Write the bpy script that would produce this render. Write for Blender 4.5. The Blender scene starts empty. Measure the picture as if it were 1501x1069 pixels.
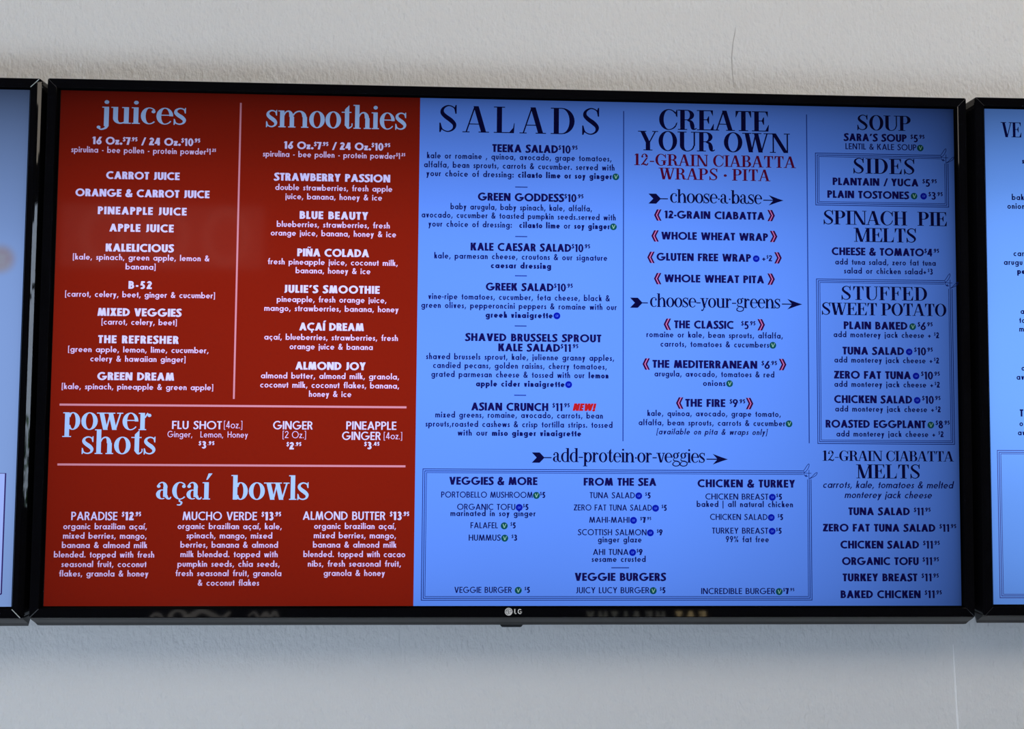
import bpy, math
import numpy as np
from mathutils import Matrix, Vector

S = bpy.context.scene
COL = S.collection
# ---------------------------------------------------------------- camera
W, H, F = 1501.0, 1069.0, 1150.0
CAMR = (-0.043806137484523666, -0.034074663826881374, 0.00909717661497562)
CAMP = (-0.029290440775962892, -0.8151396121560333, -0.0517035186128955)

def rodr(r):
    th = math.sqrt(sum(v * v for v in r)); k = [v / th for v in r]
    K = np.array([[0, -k[2], k[1]], [k[2], 0, -k[0]], [-k[1], k[0], 0]])
    return np.eye(3) + math.sin(th) * K + (1 - math.cos(th)) * K @ K
RC = rodr(CAMR) @ np.array([[1, 0, 0], [0, 0, -1], [0, 1, 0.]])   # world -> camera (x right, y down, z forward)
def at(px, py, Y=0.0):
    """point of the plane y=Y seen at a photo pixel"""
    d = RC.T @ np.array([(px - W / 2) / F, (py - H / 2) / F, 1.0])
    t = (Y - CAMP[1]) / d[1]
    return CAMP[0] + t * d[0], CAMP[2] + t * d[2]

cd = bpy.data.cameras.new('camera'); cam = bpy.data.objects.new('camera', cd); COL.objects.link(cam)
cd.sensor_fit = 'HORIZONTAL'; cd.sensor_width = 36; cd.lens = 36 * F / W; cd.clip_start = .01
m3 = RC.T @ np.diag([1, -1, -1])
M = Matrix([list(m3[0]), list(m3[1]), list(m3[2])]).to_4x4(); M.translation = Vector(CAMP)
cam.matrix_world = M
S.camera = cam
S.view_settings.view_transform = 'Standard'; S.view_settings.look = 'None'
S.view_settings.exposure = 0; S.view_settings.gamma = 1; S.view_settings.use_curve_mapping = False

# ---------------------------------------------------------------- light
wd = bpy.data.worlds.new('world'); S.world = wd; wd.use_nodes = True
wd.node_tree.nodes['Background'].inputs[0].default_value = (.6, .72, .9, 1)
wd.node_tree.nodes['Background'].inputs[1].default_value = 8      # sky outside the shop window
def area(name, loc, aim, sx, sy, power, col):
    l = bpy.data.lights.new(name, 'AREA'); l.shape = 'RECTANGLE'; l.size = sx; l.size_y = sy
    l.energy = power; l.color = col
    o = bpy.data.objects.new(name, l); COL.objects.link(o); o.location = loc
    o.rotation_euler = (Vector(aim) - Vector(loc)).to_track_quat('-Z', 'Y').to_euler()
    return o
area('ceiling_lamp', (.9, -1.0, 1.32), (.8, .1, .2), 2.8, 1.0, 32, (1, .895, .77))
area('ceiling_lamp', (-1.6, -1.0, 1.32), (-1.2, .1, .2), 1.4, .9, 13, (1, .92, .83))
area('cool_fill', (-1.5, -1.7, -1.65), (-.8, 0, -.40), 2.0, 1.4, 70, (.69, .82, 1))  # added cool fill low in the room

# ---------------------------------------------------------------- helpers
def s2l(c):
    return tuple((v / 255 / 12.92 if v / 255 <= .04045 else ((v / 255 + .055) / 1.055) ** 2.4) for v in c)
def mesh_obj(name, V, Fc, mats, parent=None, mi=None, smooth=False, loc=None):
    me = bpy.data.meshes.new(name); me.from_pydata([tuple(v) for v in V], [], [tuple(f) for f in Fc])
    for m in (mats if isinstance(mats, (list, tuple)) else [mats]): me.materials.append(m)
    if mi is not None: me.polygons.foreach_set('material_index', mi)
    if smooth: me.polygons.foreach_set('use_smooth', [True] * len(me.polygons))
    me.update()
    o = bpy.data.objects.new(name, me); COL.objects.link(o)
    if parent: o.parent = parent
    if loc: o.location = loc
    return o
def box(x0, x1, y0, y1, z0, z1):
    V = [(x, y, z) for x in (x0, x1) for y in (y0, y1) for z in (z0, z1)]
    return V, [(0, 1, 3, 2), (4, 6, 7, 5), (0, 4, 5, 1), (2, 3, 7, 6), (0, 2, 6, 4), (1, 5, 7, 3)]
def structure(o):
    o['kind'] = 'structure'; return o
def principled(name, base, rough=.5, spec=.5, metal=0):
    m = bpy.data.materials.new(name); m.use_nodes = True
    b = m.node_tree.nodes['Principled BSDF']
    b.inputs['Base Color'].default_value = (*base, 1); b.inputs['Roughness'].default_value = rough
    b.inputs['Specular IOR Level'].default_value = spec; b.inputs['Metallic'].default_value = metal
    return m, m.node_tree, b
def noise_bump(nt, b, scale, strength, dist, detail=3, stretch=None):
    tc = nt.nodes.new('ShaderNodeTexCoord'); mp = nt.nodes.new('ShaderNodeMapping'); n = nt.nodes.new('ShaderNodeTexNoise')
    bp = nt.nodes.new('ShaderNodeBump')
    if stretch: mp.inputs['Scale'].default_value = stretch
    n.inputs['Scale'].default_value = scale; n.inputs['Detail'].default_value = detail
    bp.inputs['Strength'].default_value = strength; bp.inputs['Distance'].default_value = dist
    nt.links.new(tc.outputs['Object'], mp.inputs[0]); nt.links.new(mp.outputs[0], n.inputs['Vector'])
    nt.links.new(n.outputs[0], bp.inputs['Height']); nt.links.new(bp.outputs[0], b.inputs['Normal'])
    return n, mp

# ---------------------------------------------------------------- materials
wall_m, nt, b = principled('wall_paint', (.66, .66, .655), .75, .3)
n, mp = noise_bump(nt, b, 230, 1.0, .0022, 2, (1, 1, .6))
cr = nt.nodes.new('ShaderNodeTexNoise'); cr.inputs['Scale'].default_value = 3; cr.inputs['Detail'].default_value = 1
mx = nt.nodes.new('ShaderNodeMix'); mx.data_type = 'RGBA'
mx.inputs['A'].default_value = (.64, .64, .635, 1); mx.inputs['B'].default_value = (.68, .675, .665, 1)
nt.links.new(mp.outputs[0], cr.inputs['Vector']); nt.links.new(cr.outputs[0], mx.inputs['Factor']); nt.links.new(mx.outputs['Result'], b.inputs['Base Color'])
ridge_m, _, _ = principled('filler_ridge', (.86, .86, .86), .5)
crack_m, _, _ = principled('paint_crack', (.42, .41, .40), .9)
dark_m, nt, b = principled('dark_paint', (.010, .010, .010), .8, .1); noise_bump(nt, b, 60, .2, .001)
floor_m, nt, b = principled('floor_tile', (.09, .085, .08), .6, .3); noise_bump(nt, b, 20, .2, .001)
bezel_m, nt, b = principled('gloss_black_plastic', (.003, .003, .004), .03, .40)
trim_m, nt, b = principled('satin_grey_plastic', (.022, .023, .025), .42, .35); noise_bump(nt, b, 900, .1, .0003)
house_m, nt, b = principled('matt_black_plastic', (.01, .01, .011), .6, .3); noise_bump(nt, b, 600, .1, .0003)
seam_m, _, _ = principled('seam_highlight', (.30, .34, .34), .35, .6)  # pale colour paints the light caught along the mitre
seamd_m, _, _ = principled('dark_seam_edge', (.02, .02, .023), .35, .5)
glass_m, _, _ = principled('panel_border', (.001, .001, .0012), .16, .3)
logo_m, _, _ = principled('printed_grey', (.62, .60, .57), .5, .4)
logod_m, _, _ = principled('printed_dark_grey', (.12, .12, .11), .5, .4)
leaf_m, _, _ = principled('hedge_leaf', (.10, .22, .04), .6, .3)
pane_m, _, pb = principled('window_glass', (1, 1, 1), 0, .5); pb.inputs['Transmission Weight'].default_value = 1; pb.inputs['IOR'].default_value = 1.01
signw_m, _, _ = principled('sign_cream', (.75, .70, .55), .5, .3)

def curve_node(g, pts, src):
    c = g.nodes.new('ShaderNodeFloatCurve'); cu = c.mapping.curves[0]
    cu.points[0].location = pts[0]; cu.points[1].location = pts[-1]
    for p in pts[1:-1]: cu.points.new(*p)
    c.mapping.update(); g.links.new(src, c.inputs['Value']); return c.outputs[0]

def panel_falloff_group(name, fx, fz):
    """viewing-angle darkening and uneven LCD backlight, painted into the emission over the 0.9425 x 0.528 m panel, in the panel's own coordinates"""
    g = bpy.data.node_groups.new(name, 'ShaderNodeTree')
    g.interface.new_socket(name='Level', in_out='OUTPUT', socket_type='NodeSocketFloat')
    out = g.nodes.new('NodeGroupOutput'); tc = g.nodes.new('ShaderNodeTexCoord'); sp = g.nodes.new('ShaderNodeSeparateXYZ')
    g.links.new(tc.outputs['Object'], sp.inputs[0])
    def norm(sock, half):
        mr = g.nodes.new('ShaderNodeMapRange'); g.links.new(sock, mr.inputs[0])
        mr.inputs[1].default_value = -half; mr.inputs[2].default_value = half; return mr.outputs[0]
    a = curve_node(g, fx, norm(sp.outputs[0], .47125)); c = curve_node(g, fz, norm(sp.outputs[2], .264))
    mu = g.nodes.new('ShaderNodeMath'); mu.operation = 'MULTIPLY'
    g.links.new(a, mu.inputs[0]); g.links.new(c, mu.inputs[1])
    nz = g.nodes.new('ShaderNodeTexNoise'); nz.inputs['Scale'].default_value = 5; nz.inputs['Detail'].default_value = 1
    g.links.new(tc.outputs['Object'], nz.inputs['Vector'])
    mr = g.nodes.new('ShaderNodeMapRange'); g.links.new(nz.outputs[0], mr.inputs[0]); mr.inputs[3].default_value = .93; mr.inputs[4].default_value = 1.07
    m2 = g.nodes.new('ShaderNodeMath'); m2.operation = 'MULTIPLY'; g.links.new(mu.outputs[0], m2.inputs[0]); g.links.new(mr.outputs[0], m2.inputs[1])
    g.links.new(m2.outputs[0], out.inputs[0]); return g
BL_C = panel_falloff_group('falloff_centre',  # painted edge dimming: off-axis viewing loss together with backlight unevenness
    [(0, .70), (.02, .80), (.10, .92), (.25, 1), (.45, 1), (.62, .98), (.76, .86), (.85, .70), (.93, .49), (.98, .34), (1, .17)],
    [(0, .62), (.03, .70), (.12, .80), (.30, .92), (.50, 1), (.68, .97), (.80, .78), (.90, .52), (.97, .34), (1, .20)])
BL_L = panel_falloff_group('falloff_left',
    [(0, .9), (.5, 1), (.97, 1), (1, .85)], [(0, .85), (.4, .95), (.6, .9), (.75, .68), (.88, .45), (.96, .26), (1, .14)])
BL_R = panel_falloff_group('falloff_right',
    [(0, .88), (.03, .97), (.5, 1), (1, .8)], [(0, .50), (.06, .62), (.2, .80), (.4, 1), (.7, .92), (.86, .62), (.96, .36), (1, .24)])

EM = {}
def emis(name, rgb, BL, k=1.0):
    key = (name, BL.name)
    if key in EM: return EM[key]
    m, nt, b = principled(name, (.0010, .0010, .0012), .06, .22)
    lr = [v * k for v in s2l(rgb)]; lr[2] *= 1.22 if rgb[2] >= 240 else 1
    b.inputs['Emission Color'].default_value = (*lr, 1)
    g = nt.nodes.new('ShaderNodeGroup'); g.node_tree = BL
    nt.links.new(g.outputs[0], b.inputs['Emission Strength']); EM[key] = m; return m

# ---------------------------------------------------------------- lettering: own drawn alphabets
# primitives are polygons (lists of points), unit = cap height
def P(*pts): return list(pts)
def R(x0, y0, x1, y1): return [(x0, y0), (x1, y0), (x1, y1), (x0, y1)]
def ring(cx, cy, rx, ry, a0, a1, tl, tr=None, ty=None, n=None):
    tr = tl if tr is None else tr; ty = tl if ty is None else ty
    n = n or max(4, int(abs(a1 - a0) / 15)); out = []; prev = None
    for i in range(n + 1):
        a = math.radians(a0 + (a1 - a0) * i / n); c, s = math.cos(a), math.sin(a)
        tx = tr if c > 0 else tl
        q = ((cx + rx * c, cy + ry * s), (cx + (rx - tx) * c, cy + (ry - ty) * s))
        if prev: out.append([prev[0], q[0], q[1], prev[1]])
        prev = q
    return out
def dot(cx, cy, r, n=12): return [[(cx + r * math.cos(2 * math.pi * i / n), cy + r * math.sin(2 * math.pi * i / n)) for i in range(n)]]
def diag(x0, y0, x1, y1, w):   # left edge at x0 / x1, horizontal cut, horizontal width w
    return [[(x0, y0), (x0 + w, y0), (x1 + w, y1), (x1, y1)]]
def line(x0, y0, x1, y1, w):
    d = math.hypot(x1 - x0, y1 - y0); nx, ny = -(y1 - y0) / d * w / 2, (x1 - x0) / d * w / 2
    return [[(x0 + nx, y0 + ny), (x1 + nx, y1 + ny), (x1 - nx, y1 - ny), (x0 - nx, y0 - ny)]]
def spl(pts, sub=6, closed=False):
    """variable-width stroke through (x,y,w) points, Catmull-Rom"""
    Q = [np.array(p, float) for p in pts]
    Q = [2 * Q[0] - Q[1]] + Q + [2 * Q[-1] - Q[-2]]; C = []
    for i in range(1, len(Q) - 2):
        for k in range(sub):
            t = k / sub; a, b_, c, d = Q[i - 1:i + 3]
            C.append(.5 * (2 * b_ + (c - a) * t + (2 * a - 5 * b_ + 4 * c - d) * t * t + (3 * b_ - a - 3 * c + d) * t ** 3))
    C.append(Q[-2]); out = []; prev = None
    for i, p in enumerate(C):
        t = C[min(i + 1, len(C) - 1)] - C[max(i - 1, 0)]; L = math.hypot(t[0], t[1]) or 1
        nx, ny = -t[1] / L * p[2] / 2, t[0] / L * p[2] / 2
        q = ((p[0] + nx, p[1] + ny), (p[0] - nx, p[1] - ny))
        if prev: out.append([prev[0], q[0], q[1], prev[1]])
        prev = q
    return out

def sans(ch, w):
    h = w * .86; X = .63; q = w * .93
    V = lambda x, y0=0, y1=1: [R(x, y0, x + w, y1)]
    B = lambda y, x0, x1: [R(x0, y, x1, y + h)]
    rr = (X - 0) / 2                                # radius of round lowercase
    def O(x, r=rr): return ring(x + r, X / 2, r, X / 2 + .01, 0, 360, q, q, h, 24)
    def bow(x0, x1, y0, y1):                        # half bowl to the right
        ry = (y1 - y0) / 2; rx = min(ry, (x1 - x0)); c = x1 - rx
        return [R(x0, y0, c, y0 + h), R(x0, y1 - h, c, y1)] + ring(c, (y0 + y1) / 2, rx, ry, -90, 90, q, q, h)
    hw = w * 1.08
    if ch == 'A': return diag(0, 0, .40 - hw * .45, 1, hw) + diag(.80 - hw, 0, .40 - hw * .55, 1, hw) + [R(.17, .22, .63, .22 + h)], .80
    if ch == 'B': return V(0) + bow(w * .5, .54, .50 - h * .4, 1) + bow(w * .5, .60, 0, .50 + h * .6), .60
    if ch == 'C': return ring(.5, .5, .5, .52, 52, 308, q, q, h, 20), .80
    if ch == 'D': return V(0) + bow(w * .5, .74, 0, 1), .74
    if ch == 'E': return V(0) + B(0, 0, .50) + B(.5 - h / 2, 0, .47) + B(1 - h, 0, .50), .50
    if ch == 'F': return V(0) + B(.48 - h / 2, 0, .44) + B(1 - h, 0, .48), .48
    if ch == 'G': return ring(.5, .5, .5, .52, 48, 360, q, q, h, 24) + [R(.52, .5 - h * .8, 1, .5 + h * .2)], 1.0
    if ch == 'H': return V(0) + V(.68 - w) + B(.52 - h / 2, 0, .68), .68
    if ch in 'I|': return (V(0) if ch == 'I' else [R(0, -.25, w * .8, 1.05)]), w
    if ch == 'Í': return V(0) + [P((w * .1, 1.08), (w * .9, 1.08), (w * 1.5, 1.3), (w * .5, 1.3))], w
    if ch == 'J': return [R(.36 - w, .2, .36, 1)] + ring(.12, .22, .24, .24, -110, 0, q, w, h), .38
    if ch == 'K': return V(0) + diag(w * .7, .47, .60 - hw, 1, hw * 1.15) + diag(.66 - hw * 1.1, 0, w * .75, .57, hw * 1.2), .68
    if ch == 'L': return V(0) + B(0, 0, .44), .44
    if ch == 'M': return diag(0, 0, .12, 1, w) + diag(.92 - w, 0, .80 - w, 1, w) + diag(.46 - w / 2, 0, .12, 1, w * 1.05) + diag(.46 - w / 2, 0, .80 - w * 1.05, 1, w * 1.05), .92
    if ch in 'NÑ':
        g = V(0) + V(.74 - w) + diag(.74 - hw * 1.1, 0, 0, 1, hw * 1.1)
        if ch == 'Ñ': g += spl([(.18, 1.12, .07), (.28, 1.2, .1), (.42, 1.14, .1), (.55, 1.22, .07)], 3)
        return g, .74
    if ch == 'O': return ring(.5, .5, .5, .52, 0, 360, q, q, h, 28), 1.0
    if ch == 'P': return V(0) + bow(w * .5, .56, .40, 1), .56
    if ch == 'R': return V(0) + bow(w * .5, .56, .42, 1) + diag(.60 - hw, 0, .22, .5, hw), .60
    if ch == 'S': return spl([(.48, .80, w * .9), (.42, .93, w * .85), (.27, 1 - w * .36, w * .85), (.08 + w * .2, .84, w * .95), (.10 + w * .25, .66, w), (.28, .53, w * 1.05), (.46 - w * .15, .37, w), (.47 - w * .2, .18, w * .98), (.28, w * .34, w * .86), (.10, .07, w * .86), (.04, .22, w * .85)], 3), .54
    if ch == 'T': return V(.25 - w / 2) + B(1 - h, 0, .50), .50
    if ch == 'U': return [R(0, .33, w, 1), R(.64 - w, .33, .64, 1)] + ring(.32, .33, .32, .35, 180, 360, w, w, h, 12), .64
    if ch == 'V': return diag(.36 - hw * .55, 0, 0, 1, hw) + diag(.36 - hw * .45, 0, .72 - hw, 1, hw), .72
    if ch == 'W': return diag(.30 - w * .55, 0, 0, 1, w) + diag(.30 - w * .45, 0, .53 - w / 2, 1, w) + diag(.76 - w * .55, 0, .53 - w / 2, 1, w) + diag(.76 - w * .45, 0, 1.06 - w, 1, w), 1.06
    if ch == 'X': return diag(0, 0, .64 - hw, 1, hw * 1.1) + diag(.66 - hw, 0, .02, 1, hw * 1.1), .68
    if ch == 'Y': return [R(.33 - w / 2, 0, .33 + w / 2, .5)] + diag(.33 - w / 2, .42, 0, 1, hw) + diag(.33 + w / 2 - hw, .42, .66 - hw, 1, hw), .66
    if ch == 'Z': return B(0, 0, .58) + B(1 - h, .02, .58) + diag(0, h * .8, .57 - hw * 1.2, 1 - h * .8, hw * 1.2), .58
    if ch == 'Ç': return sans('C', w)[0] + spl([(.50, 0, w * .6), (.52, -.09, w * .5), (.58, -.17, w * .55), (.44, -.24, w * .5)], 3), .80
    # digits
    if ch == '0': return ring(.29, .5, .29, .52, 0, 360, w, w, h, 22), .58
    if ch == '1': return V(.14) + diag(0, .80, .14, 1, w * .7), .14 + w + .03
    if ch == '2': return ring(.27, .72, .26, .30, -25, 168, q, q, h, 14) + diag(0, h * .7, .50 - hw * 1.2, .62, hw * 1.2) + B(0, 0, .54), .56
    if ch == '3': return ring(.24, .74, .24, .28, -80, 150, q, q, h, 12) + ring(.24, .27, .27, .29, -155, 80, q, q, h, 14) + [R(.16, .46, .30, .46 + h)], .53
    if ch == '4': return V(.38 - w * .3) + B(.20, 0, .58) + diag(0, .24, .38 - w * .6, 1, hw), .60
    if ch == '5': return ring(.25, .31, .28, .33, -140, 125, q, q, h, 16) + [R(.13, 1 - h, .50, 1)] + diag(.04, .46, .12, 1, w), .54
    if ch == '6': return ring(.29, .30, .29, .32, 0, 360, q, q, h, 20) + diag(.03, .38, .34, 1, hw), .58
    if ch == '7': return B(1 - h, 0, .52) + diag(.10, 0, .52 - hw * 1.1, 1 - h * .5, hw * 1.1), .52
    if ch == '8': return ring(.27, .74, .22, .27, 0, 360, q, q, h, 16) + ring(.27, .27, .27, .29, 0, 360, q, q, h, 18), .54
    if ch == '9': return ring(.29, .70, .29, .32, 0, 360, q, q, h, 20) + diag(.24 - hw * .6, 0, .55 - hw, .62, hw), .58
    if ch == '$': return [[(x * .82, y * .86 + .07) for x, y in p] for p in sans('S', w)[0]] + [R(.18, -.08, .26, 1.08)], .46
    if ch == '%': return ring(.16, .78, .16, .22, 0, 360, w * .7) + ring(.60, .22, .16, .22, 0, 360, w * .7) + diag(.10, 0, .58, 1, w * .7), .78
    if ch == '&': return spl([(.66, .02, w), (.42, .30, w), (.20, .66, w * .9), (.22, .88, w * .85), (.36, .93, w * .8), (.46, .80, w * .85), (.36, .62, w * .85), (.12, .40, w * .95), (.10, .17, w), (.28, .06, w * .9), (.50, .16, w * .9), (.66, .48, w * .85)], 3), .72
    if ch == "'": return [P((0, .70), (w * .7, .70), (w * 1.3, 1), (w * .3, 1))], w * 1.3
    if ch in '.': return dot(w * .6, w * .55, w * .62), w * 1.2
    if ch == ':': return dot(w * .6, w * .55, w * .6) + dot(w * .6, X - w * .6, w * .6), w * 1.2
    if ch == ',': return [P((-.02, -.17), (w * .55, -.17), (w * 1.3, w * 1.05), (w * .35, w * 1.05))], w * 1.25
    if ch == '-': return [R(0, .27, .26, .27 + h)], .26
    if ch == '+': return [R(0, .33 - h * .4, .50, .33 + h * .4), R(.25 - w * .4, .08, .25 + w * .4, .58)], .50
    if ch == '/': return diag(0, -.05, .34, 1.02, w * .8), .42
    if ch == '!': return [R(0, .28, w, 1)] + dot(w / 2, .1, w * .6), w
    if ch == '[': return [R(0, -.2, w * .75, 1.05), R(0, -.2, .22, -.2 + h * .7), R(0, 1.05 - h * .7, .22, 1.05)], .22
    if ch == ']': return [R(.22 - w * .75, -.2, .22, 1.05), R(0, -.2, .22, -.2 + h * .7), R(0, 1.05 - h * .7, .22, 1.05)], .22
    # lowercase
    D = 2 * rr
    if ch == 'a': return O(0) + [R(D - w * .85, 0, D + w * .15, X)], D + w * .15
    if ch == 'b': return O(0) + [R(-w * .15, 0, w * .85, 1.05)], D
    if ch == 'c': return ring(rr, X / 2, rr, X / 2 + .01, 50, 310, q, q, h, 16), D * .86
    if ch == 'ç': return sans('c', w)[0] + spl([(.33, 0, w * .6), (.34, -.08, w * .5), (.39, -.15, w * .5), (.26, -.22, w * .5)], 3), D * .86
    if ch == 'd': return O(0) + [R(D - w * .85, 0, D + w * .15, 1.05)], D + w * .15
    if ch == 'e': return ring(rr, X / 2, rr, X / 2 + .01, 0, 318, q, q, h, 22) + [R(w * .5, X / 2 - h * .42, D - w * .1, X / 2 + h * .35)], D
    if ch == 'f': return [R(.10, 0, .10 + w, .80), R(0, X - h, .32, X)] + ring(.10 + .22, .82, .22, .24, 75, 180, w, w, h, 6), .33
    if ch == 'g': return O(0) + [R(D - w * .85, -.05, D + w * .15, X)] + ring(rr + w * .1, -.05, rr + w * .05, .27, 195, 360, q, w, h, 10), D + w * .15
    if ch == 'h': return [R(0, 0, w, 1.05), R(.50 - w, 0, .50, .38)] + ring(.25, .37, .25, .27, 0, 180, w, w, h, 10), .50
    if ch == 'i': return [R(0, 0, w, X)] + dot(w / 2, .84, w * .62), w
    if ch == 'í': return [R(0, 0, w, X), P((0, .74), (w * .8, .74), (w * 1.7, 1.0), (w * .7, 1.0))], w * 1.1
    if ch == 'j': return [R(0, -.22, w, X)] + dot(w / 2, .84, w * .62), w
    if ch == 'k': return [R(0, 0, w, 1.05)] + diag(w * .6, .28, .42 - hw, X, hw * 1.15) + diag(.47 - hw, 0, w * .8, .38, hw * 1.15), .48
    if ch == 'l': return [R(0, 0, w, 1.05)], w
    if ch == 'm': return [R(0, 0, w, X), R(.42 - w / 2, 0, .42 + w / 2, .40), R(.84 - w, 0, .84, .40)] + ring(.21 + w * .25, .40, .21 + w * .25, .24, 0, 180, w, w, h, 8) + ring(.63 - w * .25, .40, .21 + w * .25, .24, 0, 180, w, w, h, 8), .84
    if ch == 'n': return [R(0, 0, w, X), R(.50 - w, 0, .50, .38)] + ring(.25, .37, .25, .27, 0, 180, w, w, h, 10), .50
    if ch == 'o': return O(0), D
    if ch == 'p': return O(0) + [R(-w * .15, -.30, w * .85, X)], D
    if ch == 'q': return O(0) + [R(D - w * .85, -.30, D + w * .15, X)], D + w * .15
    if ch == 'r': return [R(0, 0, w, X)] + ring(.25, .34, .25, .31, 62, 180, w, w, h * 1.05, 6), .34
    if ch == 's': return spl([(.33, .50, w * .8), (.20, X - w * .38, w * .8), (.07 + w * .15, .47, w * .9), (.19, .32, w * .9), (.31 - w * .1, .16, w * .9), (.16, w * .36, w * .82), (.02, .14, w * .8)], 3), .36
    if ch == 't': return [R(.09, 0, .09 + w, .86), R(0, X - h, .27 + w * .2, X)], .27 + w * .2
    if ch == 'u': return [R(0, .25, w, X), R(.50 - w, .25, .50, X)] + ring(.25, .26, .25, .27, 180, 360, w, w, h, 10), .50
    if ch == 'v': return diag(.25 - hw * .55, 0, 0, X, hw) + diag(.25 - hw * .45, 0, .50 - hw, X, hw), .50
    if ch == 'w': return diag(.21 - w * .55, 0, 0, X, w) + diag(.21 - w * .45, 0, .39 - w / 2, X, w) + diag(.57 - w * .55, 0, .39 - w / 2, X, w) + diag(.57 - w * .45, 0, .78 - w, X, w), .78
    if ch == 'x': return diag(0, 0, .46 - hw, X, hw * 1.1) + diag(.48 - hw, 0, .02, X, hw * 1.1), .50
    if ch == 'y': return diag(.25 - hw * .55, 0, 0, X, hw) + diag(.12 - hw * .5, -.30, .50 - hw, X, hw), .50
    if ch == 'z': return [R(0, 0, .42, h), R(.02, X - h, .42, X)] + diag(0, h * .8, .42 - hw * 1.1, X - h * .8, hw * 1.1), .43
    raise ValueError('sans ' + ch)

def didone(ch, t, h):
    """high-contrast roman: t thick stems, h hairlines; cap/ascender height 1"""
    X = .70; s = .055                                  # serif overhang
    V = lambda x, y0=0, y1=1: [R(x, y0, x + t, y1)]
    SF = lambda x0, x1, y: [R(x0 - s, y, x1 + s, y + h)]
    ft = lambda x: SF(x, x + t, 0)
    TT = 1 - h
    def S_(hh, wd):
        k = t * .95
        return spl([(wd * .88, hh * .72, h), (wd * .80, hh * .90, h * 1.2), (wd * .50, hh - h * .5, h * 1.3), (wd * .22, hh * .88, t * .5), (wd * .17, hh * .72, t * .75), (wd * .34, hh * .58, k * .95), (wd * .62, hh * .44, k), (wd * .82, hh * .28, t * .75), (wd * .76, hh * .11, t * .45), (wd * .48, h * .5, h * 1.3), (wd * .18, hh * .10, h * 1.2), (wd * .07, hh * .30, h)], 4) \
            + [P((wd * .86, hh * .68), (wd * .93, hh * .68), (wd * .93, hh + .01), (wd * .87, hh + .01), (wd * .80, hh * .88)), P((wd * .02, -.01), (wd * .09, -.01), (wd * .17, hh * .12), (wd * .09, hh * .34), (wd * .02, hh * .34))]
    if ch == 'A': return diag(.02, 0, .30, 1, h * 1.3) + diag(.68 - t * .95, 0, .33 - t * .35, 1, t * 1.0) + [R(.13, .30, .52, .30 + h)] + SF(-.02, .10, 0) + SF(.66 - t, .72, 0), .74
    if ch == 'B': return V(.06) + SF(.02, .06 + t, 0) + SF(.02, .06 + t, TT) + [R(.06, TT, .36, 1), R(.06, 0, .38, h), R(.06, .5, .36, .5 + h)] + ring(.34, .76, .25, .26, -90, 90, t, t * .9, h) + ring(.36, .26, .29, .27, -90, 90, t, t, h), .66
    if ch == 'C': return ring(.38, .5, .38, .52, 38, 322, t, h * 1.6, h, 22) + [P((.66, .68), (.72, .62), (.72, 1.0), (.69, 1.0), (.64, .84)), P((.66, .32), (.72, .38), (.70, .24), (.62, .12))], .73
    if ch == 'D': return V(.06) + SF(.02, .06 + t, 0) + SF(.02, .06 + t, TT) + [R(.06, TT, .34, 1), R(.06, 0, .34, h)] + ring(.32, .5, .41, .5, -90, 90, t, t, h, 14), .74
    if ch in 'EF':
        g = V(.06) + SF(.02, .06 + t, TT) + [R(.06, TT, .60, 1), P((.60, 1), (.57, 1), (.50, 1 - h), (.60, .70)), R(.06, .5, .42, .5 + h), P((.42, .33), (.45, .33), (.45, .70), (.42, .70), (.35, .53))]
        if ch == 'E': return g + SF(.02, .06 + t, 0) + [R(.06, 0, .62, h), P((.50, h), (.62, 0), (.64, .33), (.62, .33))], .65
        return g + SF(.04, .08 + t, 0), .60
    if ch == 'G': return didone('C', t, h)[0] + [R(.68 - t * .9, .05, .68, .42), R(.40, .40, .76, .40 + h)], .78
    if ch == 'H': return V(.06) + V(.70 - t) + [R(.1, .5, .6, .5 + h)] + SF(.04, .08 + t, 0) + SF(.04, .08 + t, TT) + SF(.68 - t, .72, 0) + SF(.68 - t, .72, TT), .78
    if ch == 'I': return V(.06) + SF(.02, .10 + t, 0) + SF(.02, .10 + t, TT), .14 + t
    if ch == 'L': return V(.06) + SF(.02, .10 + t, 0) + SF(.02, .10 + t, TT) + [R(.06, 0, .60, h), P((.46, h * .9), (.61, 0), (.63, .38), (.61, .38), (.58, .2))], .64
    if ch == 'M': return [R(.07, 0, .07 + h * 1.3, 1)] + diag(.40 - t * .45, 0, .04, 1, t) + diag(.40, 0, .70, 1, h * 1.2) + V(.86 - t) + [R(.70, TT, .86, 1)] + SF(.02, .14, 0) + SF(.0, .08, TT) + SF(.84 - t, .88, 0) + SF(.84 - t, .88, TT), .94
    if ch == 'N': return [R(.10, 0, .10 + h * 1.3, 1), R(.68, 0, .68 + h * 1.3, 1)] + diag(.72 - t * .9, 0, .06, 1, t) + SF(.04, .18, 0) + SF(-.01, .12, TT) + SF(.62, .76, TT), .80
    if ch == 'O': return ring(.38, .5, .38, .52, 0, 360, t, t, h, 28), .76
    if ch == 'P': return V(.06) + SF(.02, .10 + t, 0) + SF(.02, .06 + t, TT) + [R(.06, TT, .36, 1), R(.06, .45, .36, .45 + h)] + ring(.34, .725, .29, .275, -90, 90, t, t, h), .64
    if ch == 'R': return V(.06) + SF(.02, .10 + t, 0) + SF(.02, .06 + t, TT) + [R(.06, TT, .34, 1), R(.06, .48, .34, .48 + h)] + ring(.33, .74, .28, .26, -90, 90, t, t * .95, h) + spl([(.34, .49, h * 1.3), (.48, .42, t * .7), (.53, .25, t * .95), (.56, .08, t * .75), (.64, .0 + h, h * 1.3), (.70, .10, h)], 4), .71
    if ch == 'S': return S_(1.02, .60), .60
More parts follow.
